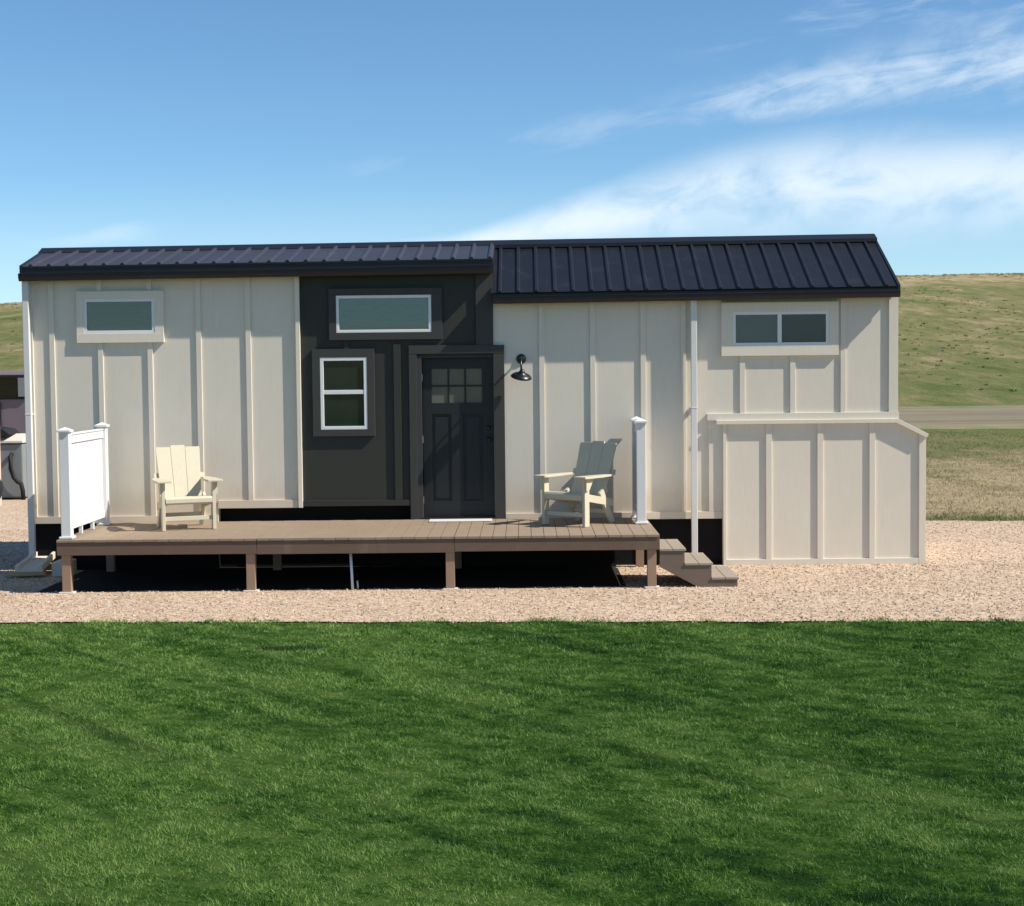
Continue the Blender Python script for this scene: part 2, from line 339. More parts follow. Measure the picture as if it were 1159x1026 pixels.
def lawn_color(t, P):
    big = t.noise(t.mapping(P, (0.30, 0.85, 1), (0, 0, R(40))), 1.0, 4, 0.55, 0.6)
    st = t.noise(t.mapping(P, (0.7, 3.2, 1), (0, 0, R(48))), 1.0, 5, 0.6, 0.5)
    md = t.noise(t.mapping(P, (3.6, 5.0, 1), (0, 0, R(20))), 1.0, 6, 0.72)
    fn = t.noise(t.mapping(P, (40, 40, 40)), 1.0, 3, 0.75)
    s = t.m('ADD', t.m('MULTIPLY', big, 0.30), t.m('ADD', t.m('MULTIPLY', st, 0.28), t.m('ADD', t.m('MULTIPLY', md, 0.56), t.m('MULTIPLY', fn, 0.42))))
    sx = t.add('ShaderNodeSeparateXYZ'); t.put(sx.inputs[0], P)
    s = t.m('ADD', t.m('SUBTRACT', s, 0.248), t.m('MULTIPLY', t.ss(sx.outputs[0], 3.0, -3.0), 0.050))
    s = t.m('MULTIPLY_ADD', s, 1.95, -0.465)
    c = t.ramp(s, [(0.36, (0.010, 0.040, 0.006)), (0.48, (0.030, 0.098, 0.013)), (0.58, (0.074, 0.175, 0.024)), (0.75, (0.185, 0.295, 0.072))])
    tr = t.ss(t.noise(t.mapping(P, (0.30, 3.4, 1), (0, 0, R(50)), (3, 1, 0)), 1.0, 3, 0.5, 0.3), 0.54, 0.74)     # long diagonal dark streaks
    c = t.mix(t.m('MULTIPLY', tr, 0.6), c, (0.012, 0.034, 0.008, 1))
    dx = t.m('DIVIDE', t.m('ADD', sx.outputs[0], 2.15), 0.34); dy = t.m('DIVIDE', t.m('ADD', sx.outputs[1], 5.80), 0.13)       # small dark oval spot
    rr = t.m('ADD', t.m('ADD', t.m('MULTIPLY', dx, dx), t.m('MULTIPLY', dy, dy)), t.m('MULTIPLY', fn, 0.5))
    c = t.mix(t.m('MULTIPLY', t.ss(rr, 1.6, 0.6), 0.8), c, (0.014, 0.022, 0.010, 1))
    br = t.ss(t.noise(t.mapping(P, (1.6, 3.0, 1), (0, 0, R(30)), (7, 3, 0)), 1.0, 5, 0.65), 0.58, 0.72)
    return t.mix(t.m('MULTIPLY', br, 0.45), c, (0.075, 0.072, 0.025, 1))
def mat_lawn_soil():
    m = bpy.data.materials.new('lawn_thatch'); m.use_nodes = True; t = NT(m.node_tree); b = t.n['Principled BSDF']
    P = t.add('ShaderNodeNewGeometry').outputs['Position']
    c = t.mix(0.75, lawn_color(t, P), (0.014, 0.030, 0.008, 1)); t.put(b.inputs['Base Color'], c)
    b.inputs['Roughness'].default_value = 1.0; b.inputs['Specular IOR Level'].default_value = 0.0
    t.put(b.inputs['Normal'], t.bump(t.noise(P, 60, 4, 0.7), 0.7, 0.02)); return m
def gravel_nodes(t, P, stones=False):
    vo = t.add('ShaderNodeTexVoronoi'); t.put(vo.inputs['Vector'], P); vo.inputs['Scale'].default_value = 34
    rnd = t.add('ShaderNodeSeparateColor'); t.put(rnd.inputs[0], vo.outputs['Color'])
    c = t.ramp(rnd.outputs[0], [(0.0, (0.29, 0.20, 0.138)), (0.3, (0.42, 0.305, 0.210)), (0.65, (0.50, 0.380, 0.270)), (0.9, (0.60, 0.49, 0.38)), (1.0, (0.36, 0.31, 0.26))])
    big = t.noise(t.mapping(P, (0.8, 1.2, 1)), 1.0, 5, 0.6)
    f = t.m('MULTIPLY_ADD', big, 0.35, 0.83)
    cb = t.add('ShaderNodeCombineColor')
    for i in range(3): t.put(cb.inputs[i], f)
    return t.mix(1.0, c, cb.outputs[0], 'MULTIPLY'), vo
def mat_gravel(name, stones=False):
    m = bpy.data.materials.new(name); m.use_nodes = True; t = NT(m.node_tree); b = t.n['Principled BSDF']
    P = t.add('ShaderNodeNewGeometry').outputs['Position']
    c, vo = gravel_nodes(t, P); t.put(b.inputs['Base Color'], c)
    b.inputs['Roughness'].default_value = 0.9; b.inputs['Specular IOR Level'].default_value = 0.15
    if not stones: t.put(b.inputs['Normal'], t.bump(t.m('SUBTRACT', 1.0, vo.outputs['Distance']), 0.5, 0.010))
    return m
def mat_road():
    m = bpy.data.materials.new('dirt_road'); m.use_nodes = True; t = NT(m.node_tree); b = t.n['Principled BSDF']
    P = t.add('ShaderNodeNewGeometry').outputs['Position']
    n = t.noise(t.mapping(P, (0.06, 0.35, 1)), 1.0, 8, 0.65, 0.4)
    t.put(b.inputs['Base Color'], t.ramp(n, [(0.35, (0.12, 0.10, 0.058)), (0.5, (0.175, 0.142, 0.086)), (0.62, (0.225, 0.186, 0.118)), (0.75, (0.15, 0.15, 0.06))]))
    fc, _ = field_color(t, P); sq = t.add('ShaderNodeSeparateXYZ'); t.put(sq.inputs[0], P)
    en = t.m('MULTIPLY_ADD', t.noise(t.mapping(P, (0.12, 0.12, 1)), 1.0, 6, 0.7), 16.0, -8.0); yy = t.m('ADD', sq.outputs[1], en)
    edge = t.m('MULTIPLY', t.ss(yy, 42.5, 48.0), t.ss(yy, 72.0, 67.0))
    mid = t.ss(t.m('ABSOLUTE', t.m('SUBTRACT', yy, 55.0)), 1.0, 4.5)
    rc = b.inputs['Base Color'].links[0].from_socket
    rc = t.mix(t.m('MULTIPLY', t.m('SUBTRACT', 1.0, mid), 0.35), rc, (0.17, 0.145, 0.08, 1))
    t.put(b.inputs['Base Color'], t.mix(edge, fc, rc))
    b.inputs['Roughness'].default_value = 0.95; t.put(b.inputs['Normal'], t.bump(t.noise(P, 1.5, 6, 0.7), 0.5, 0.1)); return m

def sp(a, b, n, p=1.0): return list(a+(b-a)*(np.linspace(0, 1, n)**p))
ys = sp(-500, -60, 12)[:-1] + sp(-60, 30, 16)[:-1] + sp(30, 360, 110)[:-1] + sp(360, 1600, 12)
xs = sp(-1200, -200, 10)[:-1] + sp(-200, 200, 160)[:-1] + sp(200, 1200, 10)
structure(grid_mesh('ground', np.array(xs), np.array(ys), terrain, mat_field()))
MG = mat_gravel('tan_gravel'); MGS = mat_gravel('tan_gravel_stone', True)
EDGE = lambda x: -4.36 - 0.05*x
def strip(name, xs, front, back, z, material, rows=2):
    X = np.array(xs); v = []; n = len(X)
    for r in range(rows):
        k = r/(rows-1); v += [(x, front(x)*(1-k)+back(x)*k, z) for x in X]
    f = [(r*n+i, r*n+i+1, (r+1)*n+i+1, (r+1)*n+i) for r in range(rows-1) for i in range(n-1)]
    me = bpy.data.meshes.new(name); me.from_pydata(v, [], f); me.materials.append(material)
    o = bpy.data.objects.new(name, me); COL.objects.link(o); return structure(o)
XS = np.linspace(-45, 60, 421)
wob = lambda x, s: 0.10*math.sin(x*1.3+s) + 0.06*math.sin(x*3.7+2*s) + 0.03*math.sin(x*9.1+s)
BACK = lambda x: (5.35 + wob(x, 1)) if x > -7 else (5.35+wob(x, 1) + min(1, (-7-x)/2)*16)
strip('gravel_pad', XS, lambda x: EDGE(x)+0.03*math.sin(x*5), BACK, 0.0, MG)
strip('deck_shade_patch', np.linspace(-5.6, 1.14, 90), lambda x: -1.93+0.03*math.sin(x*7)+0.02*math.sin(x*17), lambda x: 2.45, 0.005, mat('painted_deck_shade', (0.030, 0.026, 0.022), 0.95, spec=0.1, var=0.4, vscale=5, bump=0.8, bscale=25, bdist=0.02))  # dark sheet added to paint the shade under deck and house
strip('lawn', XS, lambda x: -60, lambda x: EDGE(x)-0.12+0.03*math.sin(x*5), 0.006, mat_lawn_soil())
strip('dirt_road', np.linspace(-220, 260, 481), lambda x: 41+0.7*wob(x*0.3, 2)*5, lambda x: 74+0.8*wob(x*0.3, 4)*3, -0.034, mat_road())

def blades(n, xy, hmin, hmax, w, lean, z0):
    x, y = xy; h = RNG.uniform(hmin, hmax, n); a = RNG.uniform(0, 2*np.pi, n); la = RNG.uniform(0, 2*np.pi, n); L = RNG.uniform(0.1, lean, n)*h
    dx, dy = np.cos(a)*w/2, np.sin(a)*w/2
    v = np.zeros((n, 3, 3)); v[:, 0] = np.stack([x-dx, y-dy, z0+0*h], -1); v[:, 1] = np.stack([x+dx, y+dy, z0+0*h], -1)
    v[:, 2] = np.stack([x+np.cos(la)*L, y+np.sin(la)*L, z0+h], -1); return v.reshape(-1, 3)
def lawn_grass():
    out = []
    # density falls and blade width grows with distance from the camera
    for y0, y1, dens, w in ((-13.4, -11.2, 12000, 0.0045), (-11.2, -8.6, 9000, 0.0055), (-8.6, -6.3, 6500, 0.007), (-6.3, -3.9, 5000, 0.009)):
        hw = 0.335*(y1+20)+1.2; area = 2*hw*(y1-y0); n = int(area*dens)
        x = RNG.uniform(-hw, hw, n); y = RNG.uniform(y0, y1, n)
        clump = 0.8*vnoise(x*6, y*6, 21) + 0.9*vnoise(x*17, y*17, 22) + 0.8*vnoise(x*45, y*45, 23)
        edge = -4.42-0.05*x + 0.09*np.sin(x*1.7+1) + 0.07*np.sin(x*4.1) + 0.06*np.sin(x*11.3) + 0.05*np.sin(x*29.0)
        keep = (y < edge + RNG.normal(0, 0.08, n)) & (RNG.uniform(-1.2, 1.0, n) < clump*1.3+0.35)
        x, y, c = x[keep], y[keep], clump[keep]; m = len(x)
        b = blades(m, (x, y), 0.009, 0.025, w, 2.2, 0.0).reshape(m, 3, 3)
        b[:, 2, 2] *= (1.15+0.85*np.clip(c, -0.8, 1.3))
        out.append(b.reshape(-1, 3))
    bulk('lawn_grass', np.concatenate(out), 3, mat_blade('lawn_blade', 'lawn'), 'short green mown lawn grass in front of the gravel', 'grass')
lawn_grass()
def field_grass():
    n = 90000; y = 5.0 + 34*RNG.uniform(0, 1, n)**1.5; x = RNG.uniform(-1, 1, n); x = np.where(x > 0, 3.5+x*(5+0.33*(y+20)), -8+x*(0.30*(y+20)))
    edge = np.where(x > -7, 5.38, 21) + 0.10*np.sin(x*1.3+1)+0.06*np.sin(x*3.7+2); k = (y > edge) & (RNG.uniform(-1, 1, n) < vnoise(x*1.3, y*0.8, 31)*1.6+0.5)
    x, y = x[k], y[k]; n = len(x)
    bulk('field_grass', blades(n, (x, y), 0.02, 0.075, 0.022, 1.6, -0.04), 3, mat_blade('field_blade', 'field'), 'rough green and straw coloured field grass behind the gravel pad', 'grass')
field_grass()
def scrub():
    # low bushes and bunch grass that roughen the hillside and its crest
    n = 15000; y = RNG.uniform(78, 345, n); x = RNG.uniform(-1, 1, n)*(0.40*(y+20)+15); k = (RNG.uniform(-1, 1, n) < vnoise(x/9, y/22, 41)*2.0-0.65+1.2*(y > 270)) & ((x > 0.18*(y+20)) | (x < -0.24*(y+20)) | (y > 300))
    x, y = x[k], y[k]; n = len(x); z = terrain(x, y); out = []
    sz = RNG.uniform(0.15, 0.42, n)*np.where(y > 290, 1.5, 1)
    for j in range(16):
        ox = RNG.normal(0, 0.30, n)*sz; oy = RNG.normal(0, 0.30, n)*sz; h = sz*RNG.uniform(0.15, 0.5, n); w = sz*RNG.uniform(0.12, 0.3, n); a = RNG.uniform(0, 6.28, n)
        v = np.zeros((n, 3, 3)); v[:, 0] = np.stack([x+ox-np.cos(a)*w, y+oy-np.sin(a)*w, z-0.05+h*0.2*(j % 2)], -1); v[:, 1] = np.stack([x+ox+np.cos(a)*w, y+oy+np.sin(a)*w, z-0.05+h*0.1], -1)
        v[:, 2] = np.stack([x+ox*1.5, y+oy*1.5, z+h], -1); out.append(v.reshape(-1, 3))
    bulk('hillside_scrub', np.concatenate(out), 3, mat_blade('scrub_leaf', 'field'), 'low scrub and bunch grass scattered over the hillside', 'scrub')
scrub()
def stones():
    n = 60000; x = RNG.uniform(-8.5, 9.0, n); y = RNG.uniform(-4.7, 5.3, n)
    front = (y < -0.1); side = (x > 5.0) | (x < -6.4)
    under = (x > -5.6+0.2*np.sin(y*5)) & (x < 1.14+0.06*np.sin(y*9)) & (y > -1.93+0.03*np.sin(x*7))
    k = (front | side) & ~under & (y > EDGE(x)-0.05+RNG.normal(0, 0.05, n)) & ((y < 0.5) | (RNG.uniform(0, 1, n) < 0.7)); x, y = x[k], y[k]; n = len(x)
    s = RNG.uniform(0.006, 0.014, n)*np.where(RNG.uniform(0, 1, n) < 0.1, 1.4, 1)
    base = np.array([(1, 0, 0), (0, 1, 0), (-1, 0, 0), (0, -1, 0), (0, 0, 0.8), (0, 0, -0.8)], float)
    P = base[None]*RNG.uniform(0.6, 1.3, (n, 6, 1))*s[:, None, None]; P += RNG.normal(0, 0.2, (n, 6, 3))*s[:, None, None]
    a = RNG.uniform(0, 6.28, n); ca, sa = np.cos(a)[:, None], np.sin(a)[:, None]
    X = P[..., 0]*ca-P[..., 1]*sa; Y = P[..., 0]*sa+P[..., 1]*ca
    P = np.stack([X+x[:, None], Y+y[:, None], P[..., 2]+(s*0.22)[:, None]], -1)
    T = np.array([(0, 1, 4), (1, 2, 4), (2, 3, 4), (3, 0, 4), (1, 0, 5), (2, 1, 5), (3, 2, 5), (0, 3, 5)])
    bulk('gravel_stones', P[:, T].reshape(-1, 3), 3, MGS, 'loose tan and pink gravel stones around the house and deck', 'gravel')
stones()

# ------------------------------------------------------------------ the house
RZ = lambda x: 0.0062*(x+0.4)                 # the long roof and gutters climb a little towards the right end
house = thing('tiny_house', 'long cream and charcoal tiny house on wheels with black metal roof', 'house', (-0.8, 1.27, 0))
YW = 0.0
def shear(mb):
    mb.v = [(x, y, z+RZ(x)) for x, y, z in mb.v]; return mb
# left cream wall
w = MB()
w.box(-6.29, -3.88, 0, 0.12, 0.60, 3.72); w.box(-3.88, -2.83, 0, 0.12, 0.78, 3.72)
def batten(mb, x, z0, z1, wd=0.065, pr=0.021): mb.box(x-wd/2, x+wd/2, -pr, 0.005, z0, z1)
batten(w, -5.931, 0.69, 3.69)
for x in (-5.323, -4.699): batten(w, x, 0.69, 2.876); batten(w, x, 3.521, 3.69)
batten(w, -4.085, 0.69, 3.69); batten(w, -3.461, 0.877, 3.69)
w.box(-6.29, -3.88, -0.026, 0.004, 0.603, 0.69); w.box(-3.878, -2.87, -0.026, 0.004, 0.776, 0.877)
w.box(-6.29, -6.17, -0.028, 0.004, 0.692, 3.69)
w.build('wall', M['cream'], house, 0.002)['label'] = 'cream board and batten wall left of the charcoal section'
cb = MB(); cb.box(-2.862, -2.808, -0.045, 0.003, 0.776, 3.70); cb.build('corner_trim', M['creamtrim'], house, 0.003)
# dark wall
w = MB()
w.box(-2.83, -1.29, 0.001, 0.12, 0.79, 3.75); w.box(-1.29, -0.387, 0.001, 0.12, 2.67, 3.75); w.box(-1.45, -1.291, 0.001, 0.12, 0.60, 0.79)
batten(w, -1.596, 0.865, 2.82, 0.09, 0.028); batten(w, -2.23, 2.767, 2.88, 0.06, 0.02)
w.box(-2.80, -1.45, -0.03, 0.004, 0.79, 0.863)
w.build('wall', M['dark'], house, 0.002)['label'] = 'charcoal board and batten wall around the front door'
ct = MB(); ct.box(-0.60, -0.386, -0.03, 0.0, 2.80, 3.72); ct.build('corner_trim', M['darktrim'], house, 0.002)
# right cream wall
w = MB()
w.box(-0.386, 4.68, 0, 0.12, 0.588, 3.42)
for x in (0.22, 0.859, 1.491, 1.996): batten(w, x, 0.678, 3.40)
for x in (2.733, 3.364): batten(w, x, 1.91, 2.628)
batten(w, 3.995, 1.91, 3.40); w.box(4.565, 4.68, -0.026, 0.004, 1.912, 3.40)
w.box(2.29, 4.69, -0.042, 0.004, 1.823, 1.910); w.box(-0.25, 2.488, -0.026, 0.004, 0.588, 0.677)
w.box(2.31, 2.485, -0.024, 0.004, 0.679, 1.821)
w.build('wall', M['cream'], house, 0.002)['label'] = 'cream board and batten wall right of the front door'
# core volume behind the front walls (ends, back, floor)
c = MB()
c.prism_x([(0.121, 0.60), (0.121, 3.74), (1.27, 4.06), (2.54, 3.40), (2.54, 0.60)], -6.285, -3.90)
c.prism_x([(0.121, 0.78), (0.121, 3.74), (1.27, 4.06), (2.54, 3.40), (2.54, 0.78)], -3.899, -1.45)
c.prism_x([(0.121, 0.60), (0.121, 3.74), (1.27, 4.06), (2.54, 3.40), (2.54, 0.60)], -1.449, -0.40)
c.prism_x([(0.121, 0.60), (0.121, 3.44), (1.27, 4.06), (2.54, 3.40), (2.54, 0.60)], -0.399, 4.675)
c.build('rear_wall', M['cream'], house)
# skirting below the floor
s = MB(); s.box(-6.25, -3.90, 0.06, 2.48, 0.0, 0.598); s.box(-3.899, -1.45, 0.16, 2.48, 0.0, 0.776); s.box(-1.449, 2.60, 0.06, 2.48, 0.0, 0.586)
s.build('skirting', M['skirt'], house)
# storage skirt over the hitch at the right end
b = MB(); prof = [(2.485, 0.0), (5.02, 0.0), (5.02, 1.625), (4.665, 1.80), (2.485, 1.80)]
b.prism_y(prof, -0.03, 2.50)
for x in (3.059, 3.703, 4.355): b.box(x-0.036, x+0.036, -0.052, -0.028, 0.072, 1.775)
b.box(2.486, 2.525, -0.055, -0.028, 0.0, 1.775)
b.box(2.527, 4.938, -0.055, -0.028, 0.0, 0.07)
b.prism_y([(4.94, 0.0), (5.025, 0.0), (5.025, 1.63), (4.94, 1.672)], -0.056, -0.028)
b.prism_y([(2.40, 1.775), (4.652, 1.775), (5.03, 1.582), (5.05, 1.632), (4.67, 1.825), (2.40, 1.825)], -0.085, -0.029)
b.build('hitch_enclosure', M['creamtrim'], house, 0.002)

# roofs
def skew(mb):      # the left rake runs outwards towards the ridge
    mb.v = [(x-(0.15*(y+0.165)/1.435 if x < -6.2 else 0), y, z) for x, y, z in mb.v]; return mb
def roof_panel(x0, x1, ye, ze, yr, zr, first, step=0.2286):
    """ribbed metal sheet from eave (ye,ze) to ridge (yr,zr)"""
    mb = MB(); th = 0.02; d = Vector((0, yr-ye, zr-ze)).normalized(); n = Vector((0, -d.z, d.y))
    if n.z < 0: n = -n
    e = Vector((0, ye, ze)); r = Vector((0, yr, zr))
    prof = [(x0, 0)]; x = first
    while x < x1-0.03:
        prof += [(x-0.030, 0.0), (x-0.013, 0.026), (x+0.013, 0.026), (x+0.030, 0.0)]; x += step
    prof.append((x1, 0)); k = len(prof)
    v = [Vector((px, 0, 0))+p+n*h for p in (e, r) for px, h in prof] + [Vector((px, 0, 0))+p-n*th for p in (e, r) for px, h in prof]
    f = [(i, i+1, k+i+1, k+i) for i in range(k-1)] + [(2*k+i, 3*k+i, 3*k+i+1, 2*k+i+1) for i in range(k-1)]
    f += [(i, 2*k+i, 2*k+i+1, i+1) for i in range(k-1)] + [(k+i, k+i+1, 3*k+i+1, 3*k+i) for i in range(k-1)]
    f += [(0, k, 3*k, 2*k), (k-1, 3*k-1, 4*k-1, 2*k-1)]
    return mb.raw(v, f)
shear(skew(roof_panel(-6.26, -0.375, -0.165, 3.868, 1.27, 4.158, -6.13))).build('dormer_roof', M['roofSheen'], house)
mr = roof_panel(-0.41, 4.655, -0.165, 3.443, 1.27, 4.158, -0.30)
shear(mr).build('main_roof', M['roof'], house)
shear(roof_panel(-6.40, 4.655, 2.68, 3.455, 1.27, 4.158, -6.22)).build('rear_roof', M['roof'], house)
rc = MB(); rc.prism_x([(1.10, 4.090), (1.10, 4.135), (1.27, 4.207), (1.44, 4.135), (1.44, 4.090), (1.27, 4.165)], -6.415, 4.665)
shear(rc).build('ridge_cap', M['gutter'], house)
fc = MB()      # fascia, soffit and rake boards
fc.box(-6.262, -0.385, -0.150, -0.075, 3.69, 3.862); fc.box(-6.26, -0.390, -0.075, 0.0, 3.70, 3.722)
fc.box(-0.384, 4.655, -0.150, -0.075, 3.31, 3.446); fc.box(-0.384, 4.65, -0.075, 0.0, 3.395, 3.418)
for x0, x1, ze in ((-6.27, -6.235, 3.83), (4.64, 4.675, 3.41)):
    rb = MB().prism_x([(-0.165, ze+0.050), (-0.165, ze-0.09), (1.27, 4.03), (1.27, 4.168)], x0, x1)
    if x0 < 0: skew(rb)
    fc.raw(rb.v, rb.f)
    if x0 < 0: x0 -= 0.15; x1 -= 0.15
    fc.prism_x([(1.27, 4.03), (1.27, 4.168), (2.68, 3.465), (2.68, 3.32)], x0, x1)
# dormer cheek facing right and its gable board
fc.prism_x([(0.0, 3.46), (0.0, 3.83), (1.24, 4.13)], -0.386, -0.372)
shear(fc).build('fascia', M['gutter'], house, 0.002)
def gutter(x0, x1, z0, z1, slope=True):
    g = MB(); g.prism_x([(-0.151, z0), (-0.172, z0), (-0.195, z0+0.045), (-0.195, z1-0.012), (-0.21, z1), (-0.185, z1+0.004), (-0.182, z0+0.05), (-0.168, z0+0.012), (-0.151, z0+0.012)], x0, x1)
    for xe in (x0, x1): g.prism_x([(-0.1505, z0-0.001), (-0.173, z0-0.001), (-0.197, z0+0.045), (-0.197, z1+0.001), (-0.1505, z1+0.001)], xe-0.004, xe+0.004)
    return shear(g).build('gutter', M['gutter'], house)
gutter(-6.275, -0.40, 3.685, 3.778); gutter(-0.375, 4.665, 3.305, 3.393)
def spout(x, ztop, zbot, kick):
    m = MB(); m.box(x-0.038, x+0.038, -0.125, -0.06, zbot, ztop)
    m.box(x-0.041, x+0.041, -0.128, 0.0, 1.98, 1.998)
    if kick: m.beam((x, -0.09, zbot+0.02), (x-0.01, -0.30, zbot-0.10), 0.075, 0.062)
    m.build('downspout', M['spout'], house, 0.006)
spout(-6.222, 3.69, 0.20, True); spout(2.118, 3.33, 0.16, False)

# windows
def window(x0, x1, z0, z1, trim, panes, fr=0.036, mull=None, tm=None):
    f = MB(); y0, y1 = -0.036, 0.0
    f.box(x0, x1, y0, y1, z0, z0+fr); f.box(x0, x1, y0, y1, z1-fr, z1); f.box(x0, x0+fr, y0, y1, z0+fr, z1-fr); f.box(x1-fr, x1, y0, y1, z0+fr, z1-fr)
    cells = [(x0+fr, x1-fr, z0+fr, z1-fr)]
    if mull and mull[0] == 'v':
        f.box(mull[1]-0.026, mull[1]+0.026, y0+0.004, y1, z0+fr, z1-fr); cells = [(x0+fr, mull[1]-0.026, z0+fr, z1-fr), (mull[1]+0.026, x1-fr, z0+fr, z1-fr)]
    if mull and mull[0] == 'h':
        f.box(x0+fr, x1-fr, y0+0.004, y1, mull[1]-0.026, mull[1]+0.026); cells = [(x0+fr, x1-fr, z0+fr, mull[1]-0.026), (x0+fr, x1-fr, mull[1]+0.026, z1-fr)]
    fo = f.build('window', M['winframe'], house, 0.003)
    for c_, pm in zip(cells, panes):
        if pm.startswith('paneTeal'):      # clear pane with a pleated shade hanging behind it, stopping short of the sill
            p = MB(); p.box(c_[0], c_[1], -0.006, -0.003, c_[2], c_[3]); p.build('dark_interior', M['blackPane'], fo)
            hb = (c_[3]-c_[2])*0.13; p = MB(); n = 12; zt = c_[3]; st = (zt-c_[2]-hb)/n
            for i in range(n): p.prism_x([(-0.0065, zt-i*st), (-0.013, zt-(i+0.5)*st), (-0.0065, zt-(i+1)*st)], c_[0]+0.004, c_[1]-0.004)
            p.build('blind', M['shadeTeal' if pm == 'paneTeal' else 'shadeGrey'], fo)
            p = MB(); p.box(c_[0], c_[1], -0.024, -0.021, c_[2], c_[3]); p.build('pane', M['clear'], fo)
        else:
            p = MB(); p.box(c_[0], c_[1], -0.014, -0.004, c_[2], c_[3]); po = p.build('pane', M[pm], fo)
    a, b_, c0, d = trim; t_ = MB(); pr = -0.040
    t_.box(a, b_, pr-0.003, 0.003, c0, z0); t_.box(a, b_, pr, 0.003, z1, d); t_.box(a, x0, pr, 0.003, z0, z1); t_.box(x1, b_, pr, 0.003, z0, z1)
    t_.build('window_trim', M[tm], fo, 0.002)
    return fo
window(-5.516, -4.628, 2.992, 3.425, (-5.611, -4.516, 2.876, 3.521), ['paneTealDark'], tm='creamtrim')['label'] = 'small high window on the left end of the house'
window(-2.35, -1.156, 2.969, 3.435, (-2.441, -1.023, 2.879, 3.52), ['paneTeal'], tm='darktrim')['label'] = 'wide frosted window above the charcoal wall'
window(-2.563, -1.974, 1.757, 2.663, (-2.662, -1.882, 1.673, 2.767), ['paneGreen', 'paneGreen'], 0.042, ('h', 2.227), 'darktrim')['label'] = 'double hung window left of the front door'
window(2.614, 3.814, 2.756, 3.178, (2.471, 3.933, 2.628, 3.295), ['paneDark', 'paneGrey'], 0.036, ('v', 3.199), 'creamtrim')['label'] = 'sliding window high on the right end of the house'

# door
df = MB(); df.box(-1.448, -1.35, -0.036, 0.002, 0.615, 2.694); df.box(-1.35, -1.29, -0.022, 0.10, 0.615, 2.67)
df.box(-1.448, -0.25, -0.038, 0.002, 2.695, 2.80); df.box(-0.384, -0.25, -0.036, 0.002, 0.615, 2.694)
df.box(-1.29, -0.385, 0.0, 0.10, 2.645, 2.669)
df.build('door_frame', M['darktrim'], house, 0.003)
d = MB(); y0 = 0.075; x0, x1, z0, z1 = -1.289, -0.386, 0.64, 2.644
def ring(mb, a, b_, c0, d_, w_, ya, yb):
    mb.box(a, b_, ya, yb, c0, c0+w_); mb.box(a, b_, ya, yb, d_-w_, d_); mb.box(a, a+w_, ya, yb, c0+w_, d_-w_); mb.box(b_-w_, b_, ya, yb, c0+w_, d_-w_)
# stiles and rails
px0, px1, pz0, pz1 = -1.170, -0.535, 2.075, 2.505
d.box(x0, px0, y0, 0.119, z0, z1); d.box(px1, x1, y0, 0.119, z0, z1); d.box(px0, px1, y0, 0.119, pz1, z1); d.box(px0, px1, y0, 0.119, 1.935, pz0)
d.box(px0, px1, y0, 0.119, z0, 0.84); d.box(-0.930, -0.775, y0, 0.119, 0.84, 1.935)
for a, b_ in ((px0, -0.93), (-0.775, px1)):
    d.box(a, b_, y0+0.022, 0.119, 0.84, 1.935)
    d.box(a+0.035, b_-0.035, y0+0.010, y0+0.022, 0.875, 1.90)
cw = (px1-px0)/3; ch = (pz1-pz0)/2
for i in (1, 2): d.box(px0+i*cw-0.011, px0+i*cw+0.011, y0+0.006, 0.10, pz0, pz1)
d.box(px0, px1, y0+0.0065, 0.10, pz0+ch-0.011, pz0+ch+0.011)
do = d.build('door', M['door'], house, 0.002)
for i in range(3):
    for j in range(2):
        p = MB(); p.box(px0+i*cw+(0.011 if i else 0), px0+(i+1)*cw-(0.011 if i < 2 else 0), y0+0.018, y0+0.026, pz0+j*ch+(0.011 if j else 0), pz0+(j+1)*ch-(0.011 if not j else 0)); p.build('door_pane', M['doorPane'], do)
h = MB(); h.lathe([(0.0, 0), (0.032, 0), (0.032, 0.008), (0.012, 0.012), (0.012, 0.04), (0.028, 0.046), (0.030, 0.06), (0.018, 0.072), (0.0, 0.074)], (-0.455, y0, 1.61), (0, -1, 0), 20)
h.build('door_handle', M['steel'], do, smooth=True); h = MB()
h.lathe([(0.0, 0), (0.030, 0), (0.030, 0.014), (0.0, 0.018)], (-0.455, y0, 1.76), (0, -1, 0), 20)
h.build('lock', M['steel'], do, smooth=True)
for hz in (0.85, 1.62, 2.40):
    h = MB(); h.tube([(-1.293, y0-0.012, hz-0.045), (-1.293, y0-0.012, hz+0.045)], 0.008); h.build('hinge', M['brass'], do)
th = MB(); th.box(-1.289, -0.386, -0.03, 0.118, 0.614, 0.638); th.build('door_sill', M['steel'], house)

# barn lamp
lamp = MB(); L = (-0.037, 0.0, 2.62)
lamp.lathe([(0.0, 0), (0.062, 0), (0.062, 0.012), (0.045, 0.022), (0.02, 0.03), (0.0, 0.03)], L, (0, -1, 0), 24)
lamp_o = lamp.build('wall_lamp', M['lamp'], house, smooth=False)
a = MB(); a.tube([(L[0], -0.02, 2.62), (L[0], -0.10, 2.635), (L[0], -0.17, 2.62), (L[0], -0.215, 2.57), (L[0], -0.23, 2.51), (L[0], -0.232, 2.47)], 0.013, 12); a.build('lamp_arm', M['lamp'], lamp_o, smooth=True)
sh = MB(); ax = Vector((0.16, -0.34, 1)).normalized(); O = (L[0], -0.234, 2.405)
sh.lathe([(0.0, 0.085), (0.028, 0.083), (0.034, 0.06), (0.042, 0.045), (0.085, 0.030), (0.118, 0.010), (0.133, -0.012), (0.129, -0.014), (0.112, 0.004), (0.080, 0.022), (0.038, 0.036), (0.0, 0.04)], O, ax, 32)
sh.build('lamp_shade', M['lamp'], lamp_o, smooth=True)
